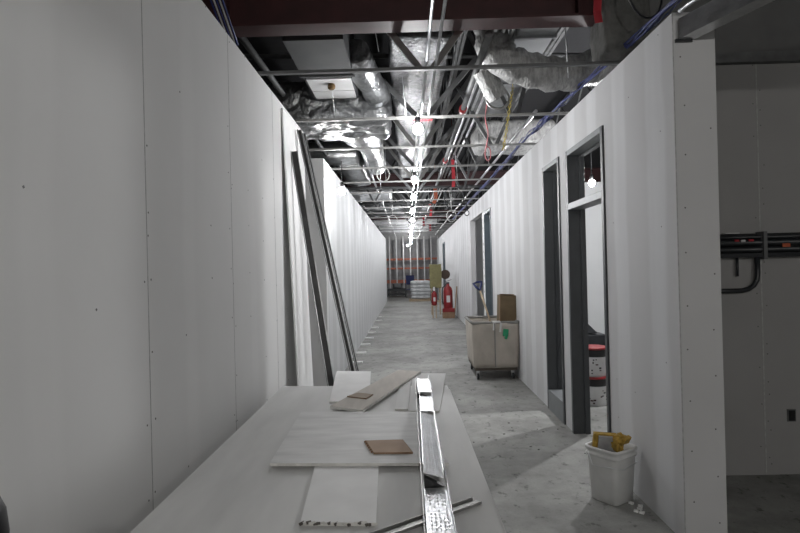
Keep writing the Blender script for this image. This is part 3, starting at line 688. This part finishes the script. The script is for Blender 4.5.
for a, b in (((x0, y0), (x1, y0)), ((x1, y0), (x1, y1)), ((x1, y1), (x0, y1)), ((x0, y1), (x0, y0))): m.tube([(a[0], a[1], zt+.005), (b[0], b[1], zt+.005)], .020, 10)
m.build('rim', CANVASD, t)
MB().box(x0+.30, x0+.315, y0-.030, y0-.012, zb+.02, zt).build('seam', CANVASD, t)
m = MB().box(x0+.03, x1-.03, y0+.02, y0+.06, .13, .17).box(x0+.03, x1-.03, y1-.06, y1-.02, .13, .17).box(x0+.03, x0+.07, y0+.06, y1-.06, .13, .17).box(x1-.07, x1-.03, y0+.06, y1-.06, .13, .17)
m.build('base_frame', mat('brown_base', (.08,.065,.05), .7), t)
for x in (x0+.07, x1-.09):
    for y in (y0+.06, y1-.08):
        c = MB().tube([(x-.015, y, .048), (x+.015, y, .048)], .046, 16).build('caster', BLACK2, t)
        MB().box(x-.022, x+.022, y-.01, y+.01, .05, .13).build('fork', GALV, c)
MB().obox((x0+.46, y0-.024, .665), (.075, .004, .10), (0, .1, 0)).obox((x0+.465, y0-.024, .60), (.035, .004, .05), (0, .3, 0)).build('green_tape', GREEN, t)
m = MB().obox((x0+.30, y0-.025, .76), (.03, .006, .12), (0, .1, 0)).obox((x0+.39, y0-.025, .74), (.025, .006, .13), (0, .12, 0)).obox((x0+.335, y0+.02, .815), (.11, .10, .02))
m.build('hanging_strap', WHITEP, t)
t = thing('shovel', 'shovel with pale shaft and navy D grip standing in the laundry cart', 'shovel', (1.3, 8.5, .2))
A = Vector((1.32, 8.35, .42)); B = Vector((1.10, 8.62, 1.24))
MB().tube([A, B], .014, 10).build('shaft', WOOD, t)
d = (B-A).normalized(); sd = Vector((1, .2, .25)).normalized(); sd = (sd-d*sd.dot(d)).normalized()
g = [B, B+d*.06+sd*.035, B+d*.125+sd*.065, B+d*.135, B+d*.125-sd*.065, B+d*.06-sd*.035]
MB().tube(g, .019, 8, closed=True).build('grip', NAVY, t)
MB().obox(A-d*.08, (.2, .01, .25), (.3, .25, 0)).build('blade', GALVD, t)
t = thing('cardboard_box', 'brown open cardboard box sitting upright in the laundry cart', 'cardboard box', (1.45, 8.4, .8))
MB().obox((1.475, 8.36, .965), (.245, .20, .43), (0, .04, .08)).build('carton', OLIVEBOX, t)
MB().obox((1.465, 8.30, 1.19), (.20, .10, .006), (-.15, .06, .08)).build('flap', BROWN, t)
MB().obox((1.355, 8.255, .965), (.004, .03, .40), (0, .03, .08)).build('tape', BROWN, t)
m = MB().lump(1.0, 1.54, 8.2, 8.95, .30, .62, 10, .05, 6, .4, seed=3)
tag(m.build('rubbish_bag', CANVASD), 'grey rubbish filling the laundry cart below its rim', 'rubbish')

# ---------------------------------------------------------------- fire extinguishers and boards far down
def extinguisher(x, y, z, s, label, stand=0.):
    t = thing('fire_extinguisher', label, 'fire extinguisher', (x, y, z-stand))
    MB().lathe((x, y, z), [(.05*s, 0), (.085*s, .01), (.09*s, .04), (.09*s, .36*s), (.075*s, .42*s), (.035*s, .46*s), (.03*s, .50*s)], 20).build('cylinder', RED, t)
    MB().box(x-.03*s, x+.03*s, y-.02, y+.02, z+.49*s, z+.53*s).obox((x+.02, y, z+.56*s), (.13*s, .025, .015), (0, -.3, 0)).build('valve_handle', BLACK2, t)
    MB().tube([(x-.03*s, y-.03, z+.5*s), (x-.11*s, y-.05, z+.42*s), (x-.115*s, y-.05, z+.2*s), (x-.10*s, y-.05, z+.1*s)], .012*s, 8).build('hose', BLACK2, t)
    MB().box(x-.035*s, x+.035*s, y-.093*s, y-.085*s, z+.14*s, z+.27*s).build('label_plate', LABELW, t)
    return t
e = extinguisher(.80, 17.6, .40, .95, 'smaller red fire extinguisher on a wooden stand in front of the khaki board')
for px, py in ((-.05, -.05), (.05, -.05), (-.05, .05), (.05, .05)): MB().beam((.80+px, 17.6+py, 0), (.80+px, 17.6+py, .385), .03, .03, up=(0,1,0)).build('stand_leg', WOOD, e)
MB().box(.70, .90, 17.5, 17.7, .38, .40).build('stand_top', WOOD, e)
MB().box(.77, .83, 17.56, 17.60, .86, .98).build('white_sign', LABELW, e)
t = thing('carton', 'brown carton with a red band on the floor by the right wall', 'box', (1.24, 17.6, 0))
MB().box(1.06, 1.42, 17.45, 17.8, 0, .27).build('carton_body', BROWN, t); MB().box(1.055, 1.425, 17.445, 17.455, .19, .31).build('red_band', RED, t)
extinguisher(1.24, 17.62, .272, 1.6, 'large red fire extinguisher standing on the brown carton')
t = thing('plywood_board', 'tall tan plywood board leaning on the right wall behind the extinguishers', 'board', (1.5, 18.2, 0))
m = MB(); m.profile((1.50, 17.95, 0.0), (1.60, 17.95, .98), [(-.3, 0), (.0, 0), (.0, .015), (-.3, .015)], up=(1,0,0)); m.build('panel', mat('plywood', (.36,.26,.17), .8, 0, .15, 5), t)
m = MB().tube([(1.22, 17.9, .98), (1.22, 17.9, 1.28)], [.03, .05], 10); 
t = thing('khaki_panel', 'khaki cloth covered panel on a wooden easel behind the extinguishers', 'panel', (.88, 18.8, 0))
m = MB().lump(.72, 1.12, 18.7, 18.8, .90, 1.70, 8, .015, 5, .4, seed=6); m.build('cloth_panel', KHAKI, t)
for x in (.78, 1.06): MB().beam((x, 18.85, 0), (x, 18.82, 1.2), .05, .04, up=(0,1,0)).build('easel_leg', WOOD, t)
MB().beam((.78, 18.86, .45), (1.06, 18.86, .45), .04, .05).build('easel_rail', WOOD, t)
t = thing('utility_fan', 'round dark fan beside the khaki panel near the wall', 'fan', (1.25, 18.9, 0))
MB().tube([(1.26, 18.88, 1.35), (1.26, 19.0, 1.35)], .16, 20).build('fan_head', mat('dark_bronze', (.05,.03,.02), .6), t)
MB().tube([(1.26, 18.96, 0.02), (1.26, 18.96, 1.2)], .02, 8).build('pole', GALVD, t)
MB().lathe((1.26, 18.96, 0), [(.15, 0), (.15, .02), (.02, .04)], 16).build('base', GALVD, t)
# pallet with bags
t = thing('pallet', 'wooden pallet near the corridor end carrying white bags', 'pallet', (.55, 26.9, 0))
for y in (26.5, 26.9, 27.3): MB().box(.02, 1.10, y-.04, y+.04, .0, .09).build('runner', WOOD, t)
for i in range(6): MB().box(.02+i*.19, .15+i*.19, 26.44, 27.36, .091, .11).build('deck_board', WOOD, t)
names_b = ['lowest', 'second', 'third', 'fourth', 'topmost']
for i in range(5):
    o = MB().lump(.10+.03*(i % 2), 1.02+.02*(i % 3), 26.5, 27.3, .112+.17*i, .112+.17*(i+1)-.002, 8, .012, 5, .7, seed=i*3.1).build('cement_bag', BAG)
    tag(o, f'{names_b[i]} white filled bag stacked on the wooden pallet', 'bag', 'white bags on the pallet')
# stud wall at the end
t = thing('stud_wall', 'row of pale steel studs with orange rails at the corridor end', 'stud wall', (0, 34, 0))
for i in range(16): MB().channel((-3.2+.42*i, 34.0, 0.01), (-3.2+.42*i, 34.0, 3.6), .06, .09, up=(0,1,0)).build('stud', WHITEM, t)
for z, h in ((2.17, .12), (1.62, .10), (.78, .20)): MB().box(-3.3, 3.3, 34.1, 34.14, z, z+h).build('rail', ORNGR, t)
t = thing('tool_cart', 'dark utility cart with a blue seat standing before the stud wall', 'utility cart', (-.5, 32.5, 0))
MB().box(-1.3, -.15, 32.2, 32.9, .35, .5).box(-1.3, -.15, 32.2, 32.9, .12, .2).build('shelf', BLACK2, t)
for x in (-1.26, -.2):
    for y in (32.25, 32.85): MB().box(x-.03, x+.03, y-.03, y+.03, 0, .8).build('leg', BLACK2, t)
MB().lump(-.9, -.4, 32.3, 32.8, .5, .8, 6, .03, 5, .4).build('bundle', GALVD, t)
t = thing('folding_chair', 'dark blue folding chair beside the white bags at the end', 'chair', (0.1, 30, 0))
MB().box(-.12, .32, 29.8, 30.2, .44, .48).build('seat', NAVY, t); MB().obox((.10, 30.25, .95), (.44, .03, .5), (.12, 0, 0)).build('backrest', NAVY, t)
for x in (-.1, .3):
    for y in (29.82, 30.2): MB().tube([(x, y, 0), (x, y+.03, .7 if y > 30 else .45)], .014, 6).build('leg', BLACK2, t)

# ---------------------------------------------------------------- dark alcove on the right: black pipe rack
t = thing('pipe_rack', 'black rack of long tubes with small red and orange labels on the alcove wall', 'pipe rack', (3.0, 4.1, 1.7))
MB().box(1.92, 4.6, 4.085, 4.155, 1.615, 1.645).build('lower_rail', BLACK2, t)
for z, r in ((1.672, .024), (1.722, .024), (1.762, .015)):
    MB().tube([(1.92, 4.10, z), (4.6, 4.10, z)], r, 12).build('tube', BLACK2, t)
MB().box(1.92, 4.6, 4.14, 4.157, 1.64, 1.79).build('backing', BLACK, t)
for i, (x, z, w, mt) in enumerate(((2.36, 1.737, .03, REDT), (2.405, 1.735, .03, LABELW), (2.46, 1.737, .035, REDT), (2.70, 1.69, .055, ORANGE), (2.83, 1.68, .02, LABELW), (2.86, 1.68, .02, LABELW), (2.90, 1.68, .02, LABELW), (2.94, 1.68, .015, LABELW))):
    MB().box(x, x+w, 4.071, 4.077, z-.006, z+.008 + (.012 if mt is ORANGE else 0)).build('label_patch', mt, t)
MB().box(2.56, 2.585, 4.06, 4.159, 1.60, 1.80).build('clamp', GALVD, t)
MB().tube([(2.40, 4.12, 1.62), (2.40, 4.12, 1.48)], .010, 8).build('drop_rod', BLACK2, t)
MB().box(2.30, 2.40, 4.08, 4.12, 1.79, 1.796).build('white_cap', LABELW, t)
a = [(2.54, 4.11, 1.62), (2.54, 4.11, 1.50)] + [(2.44+.10*math.cos(q), 4.11, 1.48+.10*math.sin(q)) for q in [-.15*PI*k/3*1.0 for k in range(1, 10)]] + [(2.36, 4.11, 1.378), (1.92, 4.11, 1.375)]
MB().tube([(2.54, 4.11, 1.62), (2.54, 4.11, 1.50), (2.535, 4.11, 1.45), (2.51, 4.11, 1.41), (2.47, 4.11, 1.385), (2.42, 4.11, 1.375), (1.92, 4.11, 1.375)], .018, 10).build('bent_conduit', BLACK2, t)
t = thing('outlet_box', 'small black open electrical box low on the alcove wall', 'outlet box', (2.78, 4.15, .45))
MB().box(2.755, 2.815, 4.148, 4.159, .405, .495).build('frame', GALVD, t); MB().box(2.762, 2.808, 4.144, 4.1478, .412, .488).build('opening', BLACK, t)

# ---------------------------------------------------------------- floor debris
for i in range(30):
    x = random.uniform(.35, 1.55); y = random.uniform(2.2, 6.5) if i % 3 else random.uniform(6.5, 12)
    s = random.uniform(.004, .015)
    m = MB(); n_ = random.randint(4, 6); pts = [(x+s*random.uniform(.6, 1.6)*math.cos(2*PI*k/n_), y+s*random.uniform(.5, 1.)*math.sin(2*PI*k/n_)) for k in range(n_)]
    m.prism(pts, .004, 0, G+.0005)
    tag(m.build('floor_debris', CHIP), 'tiny dark chip of debris on the concrete floor', 'debris', 'dark debris chips on the floor')
for i in range(8):
    y = 4.0+random.uniform(-.2, .3); x = 1.58-random.uniform(0, .07)
    tag(MB().obox((x, y, G+.008), (.02, .03, .014), (0, 0, random.random()*3)).build('plaster_crumb', BOARDW), 'small white plaster crumb at the foot of the right wall', 'debris', 'plaster crumbs by the bucket')

# ---------------------------------------------------------------- final standing places on the floor
def stand(label_part, x, y, z=G, sc=1.06):
    hit = [o for o in C.objects if o.parent is None and label_part in str(o.get('label', ''))]
    assert len(hit) == 1, (label_part, len(hit))
    hit[0].location = (x, y, z); hit[0].scale = (sc, sc, sc)
stand('square white plastic bucket', 1.43, 4.06)
stand('grey and amber sanding pad', 1.43-.04, 4.06+.01, G+.30)
stand('crumpled yellow brown rag', 1.43+.06, 4.06-.02, G+.33)
stand('beige canvas laundry cart', 1.28, 8.84)
stand('grey rubbish filling', 1.285, 8.85, .22)
stand('shovel with pale shaft', 1.345, 8.78, .11)
stand('brown open cardboard box', 1.478, 8.68, .74)
stand('smaller red fire extinguisher', .85, 18.7, .325)
stand('black rack of long tubes', 3.219, 4.398, 1.707, 1.073)
stand('small black open electrical box', 2.983, 4.451, .366, 1.073)
stand('brown carton with a red band', 1.31, 18.7)
stand('large red fire extinguisher', 1.31, 18.72, G+.289)
stand('tall tan plywood board', 1.51, 19.3)
stand('khaki cloth covered panel', .93, 20.0)
stand('round dark fan', 1.32, 20.1)
stand('lower of two', 2.22, 6.82)
stand('stacked on the other one', 2.22, 6.82, G+.328*1.06+.001)
stand('tall black tool case', 2.33, 7.75)
stand('wooden pallet near', .58, 28.6)
for i, nm in enumerate(names_b): stand(nm+' white filled bag', .60+.02*(i % 2), 28.6, G+.12+.18*i)
stand('dark blue folding chair', .1, 31.6)
stand('row of pale steel studs', 0, 34, G, 1.0)
stand('dark utility cart', -.5, 32.9, G, 1.0)

# ---------------------------------------------------------------- camera, world, view
cam = bpy.data.cameras.new('camera'); cam.sensor_width = 36.; cam.lens = 560*36/800; cam.clip_start = .05; cam.clip_end = 100
co = bpy.data.objects.new('camera', cam); C.objects.link(co); co.location = (0, 0, 1.6)
yaw = math.atan(8/560); pitch = math.atan(1.5/560)
R_ = Euler((PI/2+pitch, 0, yaw), 'XYZ').to_matrix() @ Matrix.Rotation(-.0244, 3, 'Z')
co.rotation_euler = R_.to_euler(); bpy.context.scene.camera = co
w = bpy.data.worlds.new('world'); bpy.context.scene.world = w; w.use_nodes = True
w.node_tree.nodes['Background'].inputs[0].default_value = (.6,.65,.7,1); w.node_tree.nodes['Background'].inputs[1].default_value = .02
v = bpy.context.scene.view_settings; v.view_transform = 'Standard'; v.look = 'None'; v.gamma = 1; v.use_curve_mapping = False; v.exposure = 0.
